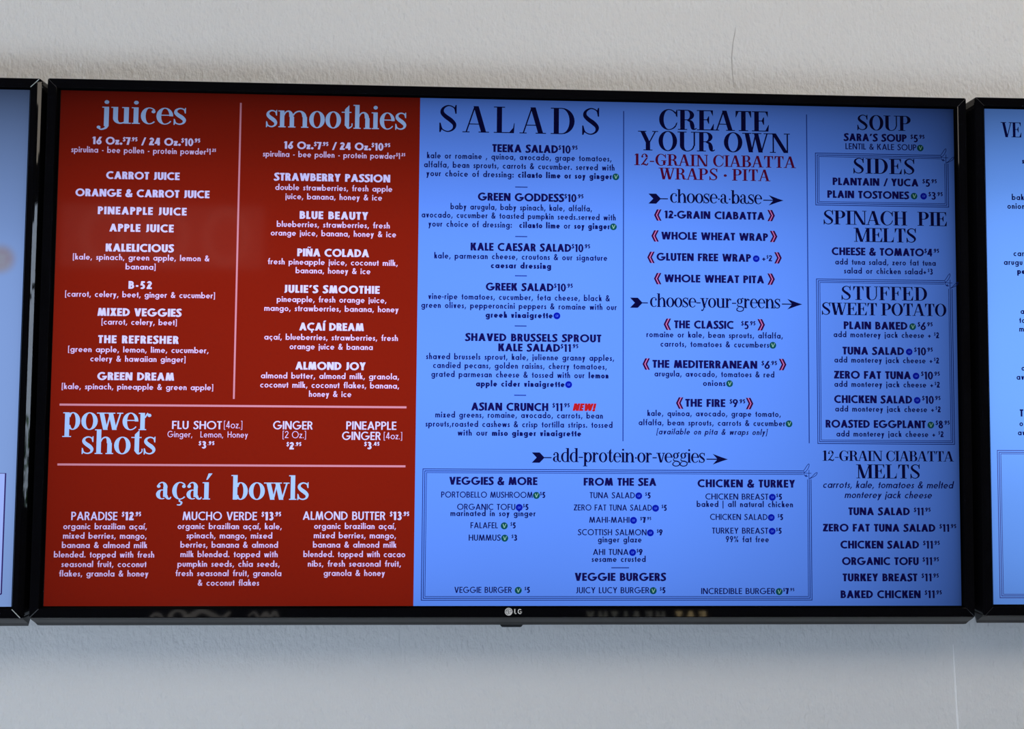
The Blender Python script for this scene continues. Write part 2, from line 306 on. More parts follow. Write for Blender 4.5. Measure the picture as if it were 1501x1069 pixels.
    if ch == 'T': return V(.33 - t / 2) + [R(.02, TT, .64, 1), P((.02, .68), (.04, .68), (.14, TT), (.02, 1)), P((.64, .68), (.62, .68), (.52, TT), (.64, 1))] + SF(.29 - t / 2, .37 + t / 2, 0), .66
    if ch == 'U': return [R(.06, .28, .06 + t, 1), R(.62, .28, .62 + h * 1.4, 1)] + ring(.36, .29, .30, .31, 180, 360, t, h * 1.4, h, 12) + SF(.02, .10 + t, TT) + SF(.57, .70, TT), .74
    if ch == 'V': return diag(.34 - t * .5, 0, .04, 1, t) + diag(.34, 0, .60, 1, h * 1.3) + SF(0, .08 + t, TT) + SF(.54, .68, TT), .70
    if ch == 'W': return diag(.30 - t * .5, 0, .04, 1, t) + diag(.30, 0, .48, 1, h * 1.3) + diag(.70 - t * .5, 0, .42, 1, t) + diag(.70, 0, .94, 1, h * 1.3) + SF(0, .08 + t, TT) + SF(.40, .50 + t, TT) + SF(.88, 1.0, TT), 1.04
    if ch == 'Y': return [R(.34 - t / 2, 0, .34 + t / 2, .45)] + diag(.34 - t / 2, .40, .02, 1, t) + diag(.34 + t / 2 - h * 1.3, .42, .62, 1, h * 1.3) + SF(-.01, .04 + t, TT) + SF(.57, .70, TT) + SF(.30 - t / 2, .38 + t / 2, 0), .72
    if ch == '1': return V(.12) + SF(.06, .18 + t, 0) + diag(0, .86, .14, 1, h * 1.5), .30 + t * .6
    if ch == '2': return ring(.25, .74, .22, .27, -10, 165, h * 1.5, t * .9, h, 12) + dot(.09, .74, t * .42) + diag(.02, h, .36, .66, h * 2) + spl([(.02, .02, h), (.10, .12, t * .6), (.25, .09, t * .75), (.40, .03, t * .55), (.48, .20, h)], 4), .52
    if ch == '-': return [R(.02, .30, .32, .30 + max(h * 1.6, .07))], .34
    if ch == '•': return dot(.12, .42, .11), .24
    if ch == '·': return dot(.10, .32, .062), .20
    # lowercase
    fl = lambda x, y=X: [P((x - s * 1.2, y - h), (x + .02, y - h), (x + t, y), (x - s * 1.2, y))]    # flag serif
    arch = lambda x0, x1: ring((x0 + x1) / 2 - .02, .44, (x1 - x0) / 2 + .02, .27, 0, 165, h * 1.2, t, h * 1.4, 9)
    if ch == 'a': return [R(.40 - t * .9, .10, .40, .50)] + ring(.22, .48, .19, .23, 0, 165, h * 1.2, t * .9, h * 1.2, 9) + dot(.09, .53, t * .42) + ring(.21, .20, .21, .20, 75, 300, t * .9, h, h, 14) + spl([(.36, .14, t * .8), (.42, .04, t * .5), (.50, .03, h * 1.4), (.54, .10, h)], 3), .56
    if ch == 'b': return V(.06, 0) + fl(.06, 1) + ring(.34, .35, .26, .36, -150, 150, t, t, h, 18), .62
    if ch == 'c': return ring(.28, .35, .28, .36, 45, 315, t, h * 1.5, h, 16) + dot(.42, .53, t * .42), .50
    if ch == 'ç': return didone('c', t, h)[0] + spl([(.28, 0, h * 1.3), (.27, -.07, h * 1.3), (.35, -.12, t * .4), (.30, -.22, t * .35), (.18, -.22, h)], 4), .50
    if ch == 'd': return V(.54 - t, 0, 1) + fl(.54 - t, 1) + ring(.28, .35, .28, .36, 30, 330, t, h, h, 18) + SF(.54 - t * .4, .56, 0), .60
    if ch == 'e': return ring(.28, .35, .28, .36, 0, 180, t, t * .8, h, 12) + ring(.28, .35, .28, .36, 180, 322, t, h * 1.2, h, 10) + [R(t * .6, .37, .54, .37 + h)], .55
    if ch == 'g': return ring(.24, .50, .20, .21, 0, 360, t * .8, t * .8, h, 18) + spl([(.36, .64, h * 1.2), (.44, .71, h * 1.6), (.50, .68, t * .4)], 3) + spl([(.14, .32, h), (.07, .22, t * .35), (.16, .12, t * .6), (.38, .09, t * .6), (.50, -.02, t * .5), (.46, -.18, h * 1.5), (.24, -.25, h * 1.3), (.05, -.17, h * 1.6), (.05, -.04, h * 1.4), (.16, .05, h)], 4), .52
    if ch == 'h': return V(.06, 0) + fl(.06, 1) + arch(.06 + t, .58) + [R(.60 - t, 0, .60, .45)] + ft(.06) + ft(.60 - t), .66
    if ch == 'i': return V(.06, 0, X) + fl(.06) + ft(.06) + dot(.06 + t / 2, .90, t * .50), .12 + t
    if ch == 'í': return V(.06, 0, X) + fl(.06) + ft(.06) + [P((.06 + t * .4, .80), (.06 + t * .7, .80), (.12 + t * 1.4, 1.06), (.06 + t * .9, 1.06))], .14 + t
    if ch == 'j': return V(.10, -.12, X) + fl(.10) + dot(.10 + t / 2, .90, t * .50) + spl([(.10 + t * .6, -.1, t * .8), (.10 + t * .35, -.20, t * .5), (.02, -.26, h * 1.4), (-.06, -.22, h * 1.3)], 4) + dot(-.07, -.17, t * .40), .16 + t
    if ch == 'l': return V(.06) + fl(.06, 1) + ft(.06), .12 + t
    if ch == 'm': return V(.06, 0, X) + fl(.06) + arch(.06 + t, .56) + [R(.58 - t, 0, .58, .45)] + arch(.56, 1.04) + [R(1.06 - t, 0, 1.06, .45)] + ft(.06) + ft(.58 - t) + ft(1.06 - t), 1.12
    if ch == 'n': return V(.06, 0, X) + fl(.06) + arch(.06 + t, .58) + [R(.60 - t, 0, .60, .45)] + ft(.06) + ft(.60 - t), .66
    if ch == 'o': return ring(.29, .35, .29, .36, 0, 360, t, t, h, 22), .58
    if ch == 'p': return V(.06, -.30, X) + fl(.06) + ring(.34, .35, .26, .36, -150, 150, t, t, h, 18) + SF(.04, .08 + t, -.30), .62
    if ch == 'r': return V(.06, 0, X) + fl(.06) + spl([(.06 + t, .50, h), (.14 + t, .65, h * 1.5), (.25 + t * .5, .69, h * 1.6)], 4) + dot(.30 + t * .5, .60, t * .42) + ft(.06), .36 + t * .7
    if ch == 's': return S_(.71, .44), .44
    if ch == 't': return [R(.12, .12, .12 + t, .80), R(.0, X - h, .36, X), P((.12, .80), (.12 + t, .80), (.12 + t, .98))] + spl([(.12 + t * .5, .16, t), (.14 + t * .6, .05, t * .6), (.28, .0 + h * .6, h * 1.5), (.38, .10, h), (.39, .22, h)], 4), .42
    if ch == 'u': return [R(.06, .20, .06 + t, X), R(.58 - t, .0, .58, X)] + fl(.06) + fl(.58 - t) + ring(.30, .22, .24, .235, 180, 330, t, h, h * 1.4, 9) + SF(.58 - t * .4, .60, 0), .66
    if ch == 'v': return diag(.27 - t * .5, 0, .03, X, t) + diag(.27, 0, .44, X, h * 1.4) + SF(0, .06 + t, X - h) + SF(.40, .50, X - h), .52
    if ch == 'w': return diag(.26 - t * .5, 0, .03, X, t) + diag(.26, 0, .40, X, h * 1.4) + diag(.58 - t * .5, 0, .35, X, t) + diag(.58, 0, .76, X, h * 1.4) + SF(0, .06 + t, X - h) + SF(.34, .38 + t, X - h) + SF(.71, .82, X - h), .84
    if ch == 'y': return diag(.27 - t * .5, 0, .03, X, t) + diag(.12, -.22, .44, X, h * 1.4) + SF(0, .06 + t, X - h) + SF(.40, .50, X - h) + dot(.09, -.20, t * .42), .52
    raise ValueError('didone ' + ch)

GC = {}
def glyph(ch, font, w, h=0):
    k = (ch, font, w, h)
    if k not in GC: GC[k] = sans(ch, w) if font == 'sans' else didone(ch, w, h)
    return GC[k]

# styles: font, weight, hairline, tracking, space, shear
STY = {'n': ('sans', .205, 0, .07, .34, 0), 'rt': ('sans', .13, 0, .14, .5, 0), 'b': ('sans', .245, 0, .055, .34, 0), 'm': ('sans', .165, 0, .09, .34, 0), 'c': ('sans', .17, 0, .09, .34, 0),
       't': ('sans', .11, 0, .10, .30, 0), 'r': ('sans', .20, 0, .14, .42, 0), 'k': ('sans', .255, 0, .11, .36, 0),
       'p': ('sans', .172, 0, .12, .40, 0), 'ri': ('sans', .19, 0, .16, .40, .2), 'mi': ('sans', .17, 0, .10, .36, .2), 'ki': ('sans', .3, 0, .03, .3, .2),
       'D': ('didone', .18, .045, -.01, .26, 0), 'Dw': ('didone', .165, .035, .22, .3, 0), 'Dl': ('didone', .16, .04, .02, .34, 0),
       'Ds': ('didone', .175, .06, -.01, .24, 0), 'Da': ('didone', .15, .05, -.01, .3, 0)}

def tokens(txt, sty):
    """-> list of (kind, char, style, scale, raise). '*' toggles bold, '{$7.95}' a price, 'Ⓥ' / 'Ⓖ' badges"""
    out = []; i = 0; cur = sty
    while i < len(txt):
        c = txt[i]
        if c == '*': cur = 'k' if cur == sty else sty
        elif c == '{':
            j = txt.index('}', i); p = txt[i + 1:j]; ps = 'b' if cur in ('b', 'm', 'k') else 'm'
            if p[0] == '+': out.append(('g', '+', 'b', 1.0, 0)); out.append(('s', ' ', cur, .3, 0)); p = p[1:]
            if p[0] == ' ': out.append(('s', ' ', cur, .6, 0)); p = p[1:]
            out.append(('g', '$', 'b', .60, .42)); p = p[1:]
            a, d, e = p.partition('.')
            for k in a: out.append(('g', k, 'n' if cur == 'b' else ps, 1, 0))
            if d:
                out.append(('g', '.', 'm', .42, .49))
                for k in e: out.append(('g', k, 'b', .52, .49))
            i = j
        elif c == ' ': out.append(('s', ' ', cur, 1, 0))
        elif c in 'ⓋⒼ': out.append(('i', c, cur, 1, 0))
        else: out.append(('g', c, cur, 1, 0))
        i += 1
    return out

def layout(txt, sty, width, size):
    """polygons (in m, origin at left end of baseline) and badge positions; width=None keeps natural width"""
    tk = tokens(txt, sty); G = 0; n = 0; adv = []; pen = lambda k: (k[3] * .9 if k[3] < .7 else 1)
    NT = max(.5, sum(pen(k) for k in tk[:-1]))
    base = STY[sty]
    for kd, c, st, sc, ra in tk:
        font, w, h, tr, spw, sh = STY[st]
        if kd == 'g': a = glyph(c, font, w, h)[1] * sc
        elif kd == 's': a = spw * sc
        else: a = 1.02
        adv.append(a); G += a
    nat = G * size + base[3] * size * NT
    if width is None: sx, tr = 1, base[3]
    else:
        sx = min(1.25 if sty in ('D', 'Ds', 'Dl', 'Da') else 1.30 if sty == 'Dw' else 1.20, max(.86, width / nat)); tr = (width / sx / size - G) / NT
        lo = base[3] * .4 if base[3] > 0 else -.03
        if tr < lo: tr = lo; sx = width / ((G + tr * NT) * size)
    x = 0; polys = []; badges = []
    for (kd, c, st, sc, ra), a in zip(tk, adv):
        font, w, h, _, _, sh = STY[st]
        if kd == 'g':
            for p in glyph(c, font, w, h)[0]:
                polys.append([((x + px * sc + sh * (py * sc + ra)) * sx * size, (py * sc + ra) * size) for px, py in p])
        elif kd == 'i': badges.append((c, (x + a / 2) * sx * size, .42 * size))
        x += a + tr * pen((kd, c, st, sc))
    return polys, badges

def flat(polys, x0, z0, y):
    V, Fc = [], []
    for p in polys:
        b0 = len(V); V += [(x0 + a, y, z0 + c) for a, c in p]
        Fc.append(tuple(range(b0, b0 + len(p))))
    return V, Fc

TEXT_Y = -.0004
class Sheet:
    """lettering on one display panel; pixel measurements are turned into panel millimetres"""
    def __init__(s, panel, ox, oz, BL): s.p, s.ox, s.oz, s.BL = panel, ox, oz, BL; s.bm = {}
    def xy(s, px, py): a, c = at(px, py); return a - s.ox, c - s.oz
    def text(s, txt, xl, xr, yb, cap, sty, col, name, label=None):
        yl = yb; xm = (xl + xr) / 2 if xr else xl
        _, z0 = s.xy(xm, yb); _, z1 = s.xy(xm, yb - cap); xa, _ = s.xy(xl, yb)
        wdt = s.xy(xr, yb)[0] - xa if xr else None
        polys, bad = layout(txt, sty, wdt, z1 - z0)
        V, Fc = flat(polys, xa, z0, TEXT_Y)
        o = mesh_obj(name, V, Fc, col, s.p)
        if label: o['label'] = label
        r = .0036
        for c, bx, bz in bad: s.badge(xa + bx, z0 + bz, r, c)
        return o
    def badge(s, x, z, r, c):
        if c == 'Ⓥ':
            mk = [P((-.45, .5), (-.2, .5), (.12, -.55), (-.12, -.55)), P((-.12, -.55), (.12, -.55), (.62, .6), (.42, .6))]
            m1, m2 = s.green, s.greenv
        else:
            mk = [[(px * .8 - .55, py * .8 - .4) for px, py in p] for p in glyph('G', 'sans', .2)[0]] + [[(px * .8 + .22, py * .8 - .4) for px, py in p] for p in glyph('F', 'sans', .2)[0]]
            mk = [[(a * .75, b_ * .75) for a, b_ in p] for p in mk]
            m1, m2 = s.blue, s.bluev
        V, Fc = flat([[(a * r, b_ * r) for a, b_ in q] for q in dot(0, 0, 1, 20)], x, z, TEXT_Y - .0001)
        V2, F2 = flat([[(a * r, b_ * r) for a, b_ in q] for q in mk], x, z, TEXT_Y - .0003)
        n = len(Fc); Fc = Fc + [tuple(i + len(V) for i in f) for f in F2]
        mesh_obj('badge', V + V2, Fc, [m1, m2], s.p, [0] * n + [1] * len(F2))
    def bar(s, x0, y0, x1, y1, wpx, col, name, label=None):
        a = s.xy(x0, y0); b_ = s.xy(x1, y1); w = wpx * .00070
        if abs(a[0] - b_[0]) < abs(a[1] - b_[1]): x = (a[0] + b_[0]) / 2; q = R(x - w / 2, b_[1], x + w / 2, a[1])
        else: z = (a[1] + b_[1]) / 2; q = R(a[0], z - w / 2, b_[0], z + w / 2)
        V, Fc = flat([q], 0, 0, TEXT_Y); o = mesh_obj(name, V, Fc, col, s.p)
        if label: o['label'] = label
        return o
    def poly(s, polys, col, name, label=None, y=TEXT_Y):
        V, Fc = flat(polys, 0, 0, y); o = mesh_obj(name, V, Fc, col, s.p)
        if label: o['label'] = label
        return o

# ---------------------------------------------------------------- room
def room():
    X0, X1, Y0, Y1, Z0, Z1 = -3.0, 3.0, -4.2, .050, -1.75, 1.40
    V, Fc = box(X0 - .1, X1 + .1, Y1, Y1 + .12, Z0, Z1)
    wb = structure(mesh_obj('wall_back', V, Fc, wall_m))
    # a raised vertical line of filler and a fine crack in the paint
    def ribbon(pts, w, d, mat, name, label):
        V, Fc = [], []
        for i, (px, py, k) in enumerate(pts):
            x, z = at(px, py, Y1); V += [(x - w * k, Y1, z), (x, Y1 - d * k, z), (x + w * k, Y1, z)]
            if i: b0 = 3 * i; Fc += [(b0 - 3, b0 - 2, b0 + 1, b0), (b0 - 2, b0 - 1, b0 + 2, b0 + 1)]
        o = mesh_obj(name, V, Fc, mat, wb); o['label'] = label
    ribbon([(1397, 945, .3), (1398.5, 970, .6), (1400, 1000, .7), (1402, 1030, .9), (1403.5, 1055, 1), (1406, 1090, 1), (1410, 1150, .7)], .0013, .0012, ridge_m, 'filler_line', 'pale raised line of filler running down the wall')
    ribbon([(1078, 40, .4), (1077, 50, .8), (1074.5, 62, .8), (1072.5, 85, 1), (1073.5, 105, .7), (1076, 128, .5)], .0007, .0004, crack_m, 'wall_crack', 'fine crack in the paint above the screen')
    structure(mesh_obj('wall_left', *box(X0 - .1, X0, Y0, Y1, Z0, Z1), dark_m))
    wy0, wy1, wz0, wz1 = -3.0, -1.15, -.68, 1.0
    V, Fc = [], []
    for a in ((Y0, wy0, Z0, Z1), (wy1, Y1, Z0, Z1), (wy0, wy1, Z0, wz0), (wy0, wy1, wz1, Z1)):
        v, f = box(X1, X1 + .1, a[0], a[1], a[2], a[3]); Fc += [tuple(i + len(V) for i in q) for q in f]; V += v
    structure(mesh_obj('wall_right', V, Fc, dark_m))
    V, Fc = [], []
    for a in ((wy0, wy0 + .05, wz0, wz1), (wy1 - .05, wy1, wz0, wz1), (wy0, wy1, wz0, wz0 + .05), (wy0, wy1, wz1 - .05, wz1), (wy0, wy1, .50, .53), (-2.1, -2.06, wz0, wz1)):
        v, f = box(X1 + .03, X1 + .07, a[0], a[1], a[2], a[3]); Fc += [tuple(i + len(V) for i in q) for q in f]; V += v
    wn = structure(mesh_obj('window_1', V, Fc, house_m))
    pane = mesh_obj('pane', *box(X1 + .048, X1 + .052, wy0 + .05, wy1 - .05, wz0 + .05, wz1 - .05), pane_m, wn)
    # hedge outside, below the sky
    rng = np.random.default_rng(4); V, Fc = [], []
    for k in range(1600):
        y, z, x = rng.uniform(-4.6, -.6), rng.uniform(-1.2, -.28) + rng.normal(0, .03), rng.uniform(3.6, 3.9)
        d = rng.normal(0, .05, (3, 3)); n0 = len(V); V += [(x + q[0], y + q[1], z + q[2]) for q in d]; Fc.append((n0, n0 + 1, n0 + 2))
    h = mesh_obj('hedge', V, Fc, leaf_m); h['label'] = 'green hedge outside the side window'; h['category'] = 'hedge'; h['kind'] = 'stuff'
    structure(mesh_obj('floor', *box(X0 - .1, X1 + .1, Y0 - .1, Y1 + .12, Z0 - .1, Z0), floor_m))
    structure(mesh_obj('ceiling', *box(X0 - .1, X1 + .1, Y0 - .1, Y1 + .12, Z1, Z1 + .1), dark_m))
    structure(mesh_obj('wall_front', *box(X0 - .1, X1 + .1, Y0 - .1, Y0, Z0, Z1), dark_m))
    return X0, X1, Y0, Y1, Z0, Z1
ROOM = room()

# ---------------------------------------------------------------- displays
LX, LZ = .4738, .2655          # inner lip half sizes
OUT = .0100                    # front face width
def rail(kind, parent, soft=False):
    """one mitred bezel rail; profile = (outward offset, y, corner radius)"""
    prof = [(0, .0006, 0), (0, -.0034, 0), (.0005, -.0040, 0), (OUT - .0016, -.0040, .001), (OUT - .0007, -.0036, .0018), (OUT - .0002, -.0029, .0022), (OUT, -.0018, .0025), (OUT, .0425, .0028), (OUT - .002, .0440, .0028), (0, .0440, 0)]
    if soft: prof = prof[:3] + [(OUT - .0044, -.0040, .001), (OUT - .0042, -.0039, .001), (OUT - .0032, -.0031, .0015), (OUT - .0022, -.0022, .002), (OUT - .0013, -.0012, .0022), (OUT - .0005, -.0003, .0025), (OUT, .0005, .0028)] + prof[7:]
    K = 5; rings = []
    for d, y, r in prof:
        row = []
        hx, hz = LX + d, LZ + d
        along, perp = (hx, hz) if kind in ('top', 'bottom') else (hz, hx)
        pts = []
        for sgn in (-1, 1):
            arc = []
            for k in range(K):
                a = math.radians(45 + 45 * k / (K - 1))
                arc.append((sgn * (along - r + r * math.cos(a)), perp - r + r * math.sin(a)))
            pts += arc if sgn < 0 else arc[::-1]
        for u, v in pts:
            if kind == 'top': row.append((u, y, v))
            elif kind == 'bottom': row.append((-u, y, -v))
            elif kind == 'left': row.append((-v, y, u))
            else: row.append((v, y, -u))
        rings.append(row)
    V = [p for r_ in rings for p in r_]; n = 2 * K; Fc = []
    for i in range(len(prof)):
        j = (i + 1) % len(prof)
        for k in range(n - 1):
            if k == K - 1 or prof[i][2] + prof[j][2] > 0: Fc.append((i * n + k, i * n + k + 1, j * n + k + 1, j * n + k))
            elif k != K - 1: pass
    Fc.append(tuple(i * n for i in range(len(prof)))[::-1]); Fc.append(tuple(i * n + n - 1 for i in range(len(prof))))
    o = mesh_obj('bezel_rail', V, Fc, bezel_m, parent)
    import bmesh
    bm = bmesh.new(); bm.from_mesh(o.data); bmesh.ops.remove_doubles(bm, verts=bm.verts, dist=1e-6)
    bmesh.ops.recalc_face_normals(bm, faces=bm.faces); bm.to_mesh(o.data); bm.free()
    return o

def lower_trim(parent):
    """satin strip under the front face, sloping back towards the wall, with rounded ends"""
    zt, zb = -(LZ + OUT) + .0004, -.2868
    hx = LX + OUT; V, Fc = [], []
    prof = [(zt, -.0016), (zt - .0022, .0006), (-.2826, .0080), (-.2860, .0112), (zb, .0128), (zb + .0006, .0142), (zt, .0142)]
    ins = [0, 0, .0002, .0011, .0030, .0030, 0]
    for (z, y), i_ in zip(prof, ins): V += [(-hx + i_, y, z), (hx - i_, y, z)]
    n = len(prof)
    for i in range(n):
        j = (i + 1) % n; Fc.append((2 * i, 2 * i + 1, 2 * j + 1, 2 * j))
    Fc.append(tuple(2 * i for i in range(n))); Fc.append(tuple(2 * i + 1 for i in range(n))[::-1])
    return mesh_obj('lower_trim', V, Fc, trim_m, parent)

def seam(parent, sx, sz, mat, w=.0006, label=None):
    a, c = LX + .0003, LZ + .0003; b_, d = LX + OUT - .0012, LZ + OUT - .0012
    q = line(sx * a, sz * c, sx * b_, sz * d, w)[0]
    V = [(x, -.00402, z) for x, z in q] + [(x, -.00425, z) for x, z in line(sx * a, sz * c, sx * b_, sz * d, w * .4)[0]]
    o = mesh_obj('corner_seam', V, [(4, 5, 6, 7), (0, 1, 5, 4), (1, 2, 6, 5), (2, 3, 7, 6), (3, 0, 4, 7)], mat, parent)
    if label: o['label'] = label

def display(ox, oz, label, seams, soft=()):
    t = bpy.data.objects.new('menu_display', None); COL.objects.link(t); t.location = (ox, 0, oz)
    t['label'] = label; t['category'] = 'display screen'; t['group'] = 'row of wall mounted menu screens'
    pn = mesh_obj('display_panel', *box(-LX - .003, LX + .003, 0, .004, -LZ - .003, LZ + .003), glass_m, t)
    for k in ('top', 'bottom', 'left', 'right'): rail(k, t, k in soft)
    lower_trim(t)
    V, Fc = box(-.44, .44, .0440, .050, -.235, .245)
    hs = mesh_obj('rear_housing', V, Fc, house_m, t)
    for sx in (-1, 1):
        for sz in (-1, 1): seam(t, sx, sz, seams.get((sx, sz), seamd_m), .0009 if (sx, sz) in seams else .0004)
    return t, pn

AH, AW = .2640, .47125
centre, cp = display(0, 0, 'black-framed menu screen in the middle, half red and half blue', {(-1, -1): seamd_m})
LOX, LOZ = -.9743, -.0005
left, lp = display(LOX, LOZ, 'menu screen at the left edge, only its right border in view', {(1, 1): seam_m, (1, -1): seam_m}, ('right',))
ROX, ROZ = .9768, .0013
right, rp = display(ROX, ROZ, 'menu screen at the right edge, only its left border in view', {})

# ---------------- centre screen content
C = Sheet(cp, 0, 0, BL_C)
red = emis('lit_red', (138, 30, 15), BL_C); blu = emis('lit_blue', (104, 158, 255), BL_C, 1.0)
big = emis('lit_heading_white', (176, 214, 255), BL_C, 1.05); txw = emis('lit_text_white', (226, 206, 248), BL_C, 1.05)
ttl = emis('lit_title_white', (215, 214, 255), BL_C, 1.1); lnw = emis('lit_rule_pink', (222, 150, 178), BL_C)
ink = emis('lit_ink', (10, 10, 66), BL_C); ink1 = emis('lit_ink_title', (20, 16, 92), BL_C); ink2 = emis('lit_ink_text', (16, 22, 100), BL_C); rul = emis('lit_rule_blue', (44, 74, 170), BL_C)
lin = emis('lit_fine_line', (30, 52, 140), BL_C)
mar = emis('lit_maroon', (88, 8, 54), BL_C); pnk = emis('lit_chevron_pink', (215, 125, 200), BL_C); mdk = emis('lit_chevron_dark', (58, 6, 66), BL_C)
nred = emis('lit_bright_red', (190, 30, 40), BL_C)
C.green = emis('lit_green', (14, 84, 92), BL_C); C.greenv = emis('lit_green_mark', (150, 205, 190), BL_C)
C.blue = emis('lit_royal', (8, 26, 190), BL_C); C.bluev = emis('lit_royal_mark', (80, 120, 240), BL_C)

xs = (C.xy(615, 143)[0] + C.xy(607, 886)[0]) / 2
mesh_obj('red_field', *flat([R(-AW, -AH, xs, AH)], 0, 0, -.0002), red, cp)['label'] = 'red left half of the menu picture'
mesh_obj('blue_field', *flat([R(xs, -AH, AW, AH)], 0, 0, -.0002), blu, cp)['label'] = 'blue right half of the menu picture'

T = C.text
def heads(rows, sty, col, name='heading'):
    for r_ in rows: T(*r_, sty, col, name, 'serif heading reading ' + r_[0].replace('·', ' '))
heads([('juices', 148, 273.6, 182, 34.5), ('smoothies', 389.6, 596.3, 188.4, 35), ('power', 92.5, 222.6, 630.3, 36), ('shots', 119.5, 228.7, 665.8, 36), ('açaí  bowls', 228.7, 453.2, 732.5, 36)], 'Dl', big)
heads([('SALADS', 643.3, 880, 195.7, 38.5)], 'Dw', ink)
heads([('CREATE', 966, 1127.3, 191.6, 29.5), ('YOUR OWN', 937.4, 1157.2, 222.6, 28.5), ('SOUP', 1256.2, 1335, 191.5, 22), ('SIDES', 1250.4, 1341.2, 255.2, 22.3),
       ('SPINACH  PIE', 1206.8, 1388, 330.4, 20.5), ('MELTS', 1252.5, 1343.5, 355.3, 20.5), ('STUFFED', 1233, 1359, 440.4, 20), ('SWEET POTATO', 1204.3, 1387, 462.7, 18),
       ('12-GRAIN CIABATTA', 1205.4, 1397.4, 676.2, 15), ('MELTS', 1256, 1349, 701.6, 20.5)], 'D', ink)
heads([('12-GRAIN CIABATTA', 929.4, 1165.8, 244.5, 17), ('WRAPS • PITA', 966.4, 1128.3, 264.5, 17)], 'Ds', mar)
heads([('choose·a·base', 982, 1116.9, 298.5, 20), ('choose-your-greens', 952.6, 1143.9, 451.3, 20), ('add-protein·or-veggies', 810.3, 1033.6, 678, 20.5)], 'Da', ink)

title_w = [('16 Oz.{$7.95} / 24 Oz.{$10.95}', 135, 293.6, 213, 11), ('CARROT JUICE', 155.7, 263.4, 263.3, 11), ('ORANGE & CARROT JUICE', 110.7, 307.2, 289.2, 11), ('PINEAPPLE JUICE', 143.5, 273.7, 315.1, 11.2),
 ('APPLE JUICE', 160.5, 254.7, 340.2, 11.3), ('KALELICIOUS', 155, 254.7, 369.4, 11.5), ('B-52', 188.5, 223, 423.7, 11.3), ('MIXED VEGGIES', 143, 266, 463.8, 11.5), ('THE REFRESHER', 144, 262, 503.7, 11.5), ('GREEN DREAM', 142.8, 255.4, 557.7, 11.5),
 ('16 Oz.{$7.95} / 24 Oz.{$10.95}', 415.8, 572, 219.7, 10.8), ('STRAWBERRY PASSION', 402, 572, 266.2, 11.2), ('BLUE BEAUTY', 439.3, 539.7, 321.7, 11.3), ('PIÑA COLADA', 435.8, 541, 376.5, 11.3), ("JULIE'S SMOOTHIE", 416.2, 556.5, 430, 11.3),
 ('AÇAÍ DREAM', 438.7, 533.4, 485, 11.3), ('ALMOND JOY', 433, 536, 542.4, 11.4)]
for r_ in title_w: T(*r_, 'b', ttl, 'item_title')
title_m = [('FLU SHOT', 252.3, 325.2, 629.2, 11.8), ('GINGER', 400.4, 458.4, 629.6, 12), ('PINEAPPLE', 507.6, 581, 630.1, 12), ('GINGER', 501.4, 558.1, 645.1, 12),
 ('PARADISE {$12.95}', 104.6, 206.8, 762.7, 12.2), ('MUCHO VERDE {$13.95}', 267.7, 412, 762.7, 12.2), ('ALMOND BUTTER {$13.95}', 443.9, 599.7, 762.3, 12.2)]
for r_ in title_m: T(*r_, 'm', ttl, 'item_title')
for r_ in [('{$3.95}', 291.4, 314.3, 657.6, 10.5), ('{$2.95}', 420.2, 441.6, 659, 10.5), ('{$3.45}', 534, 556.2, 658.6, 10.5)]: T(*r_, 'k', ttl, 'price')
for r_ in [('[4oz.]', 328.4, 355.2, 628, 10.5), ('[2 Oz.]', 414.4, 448.5, 642.3, 10), ('[4oz.]', 562.6, 589.4, 644, 10)]: T(*r_, 't', txw, 'item_text')
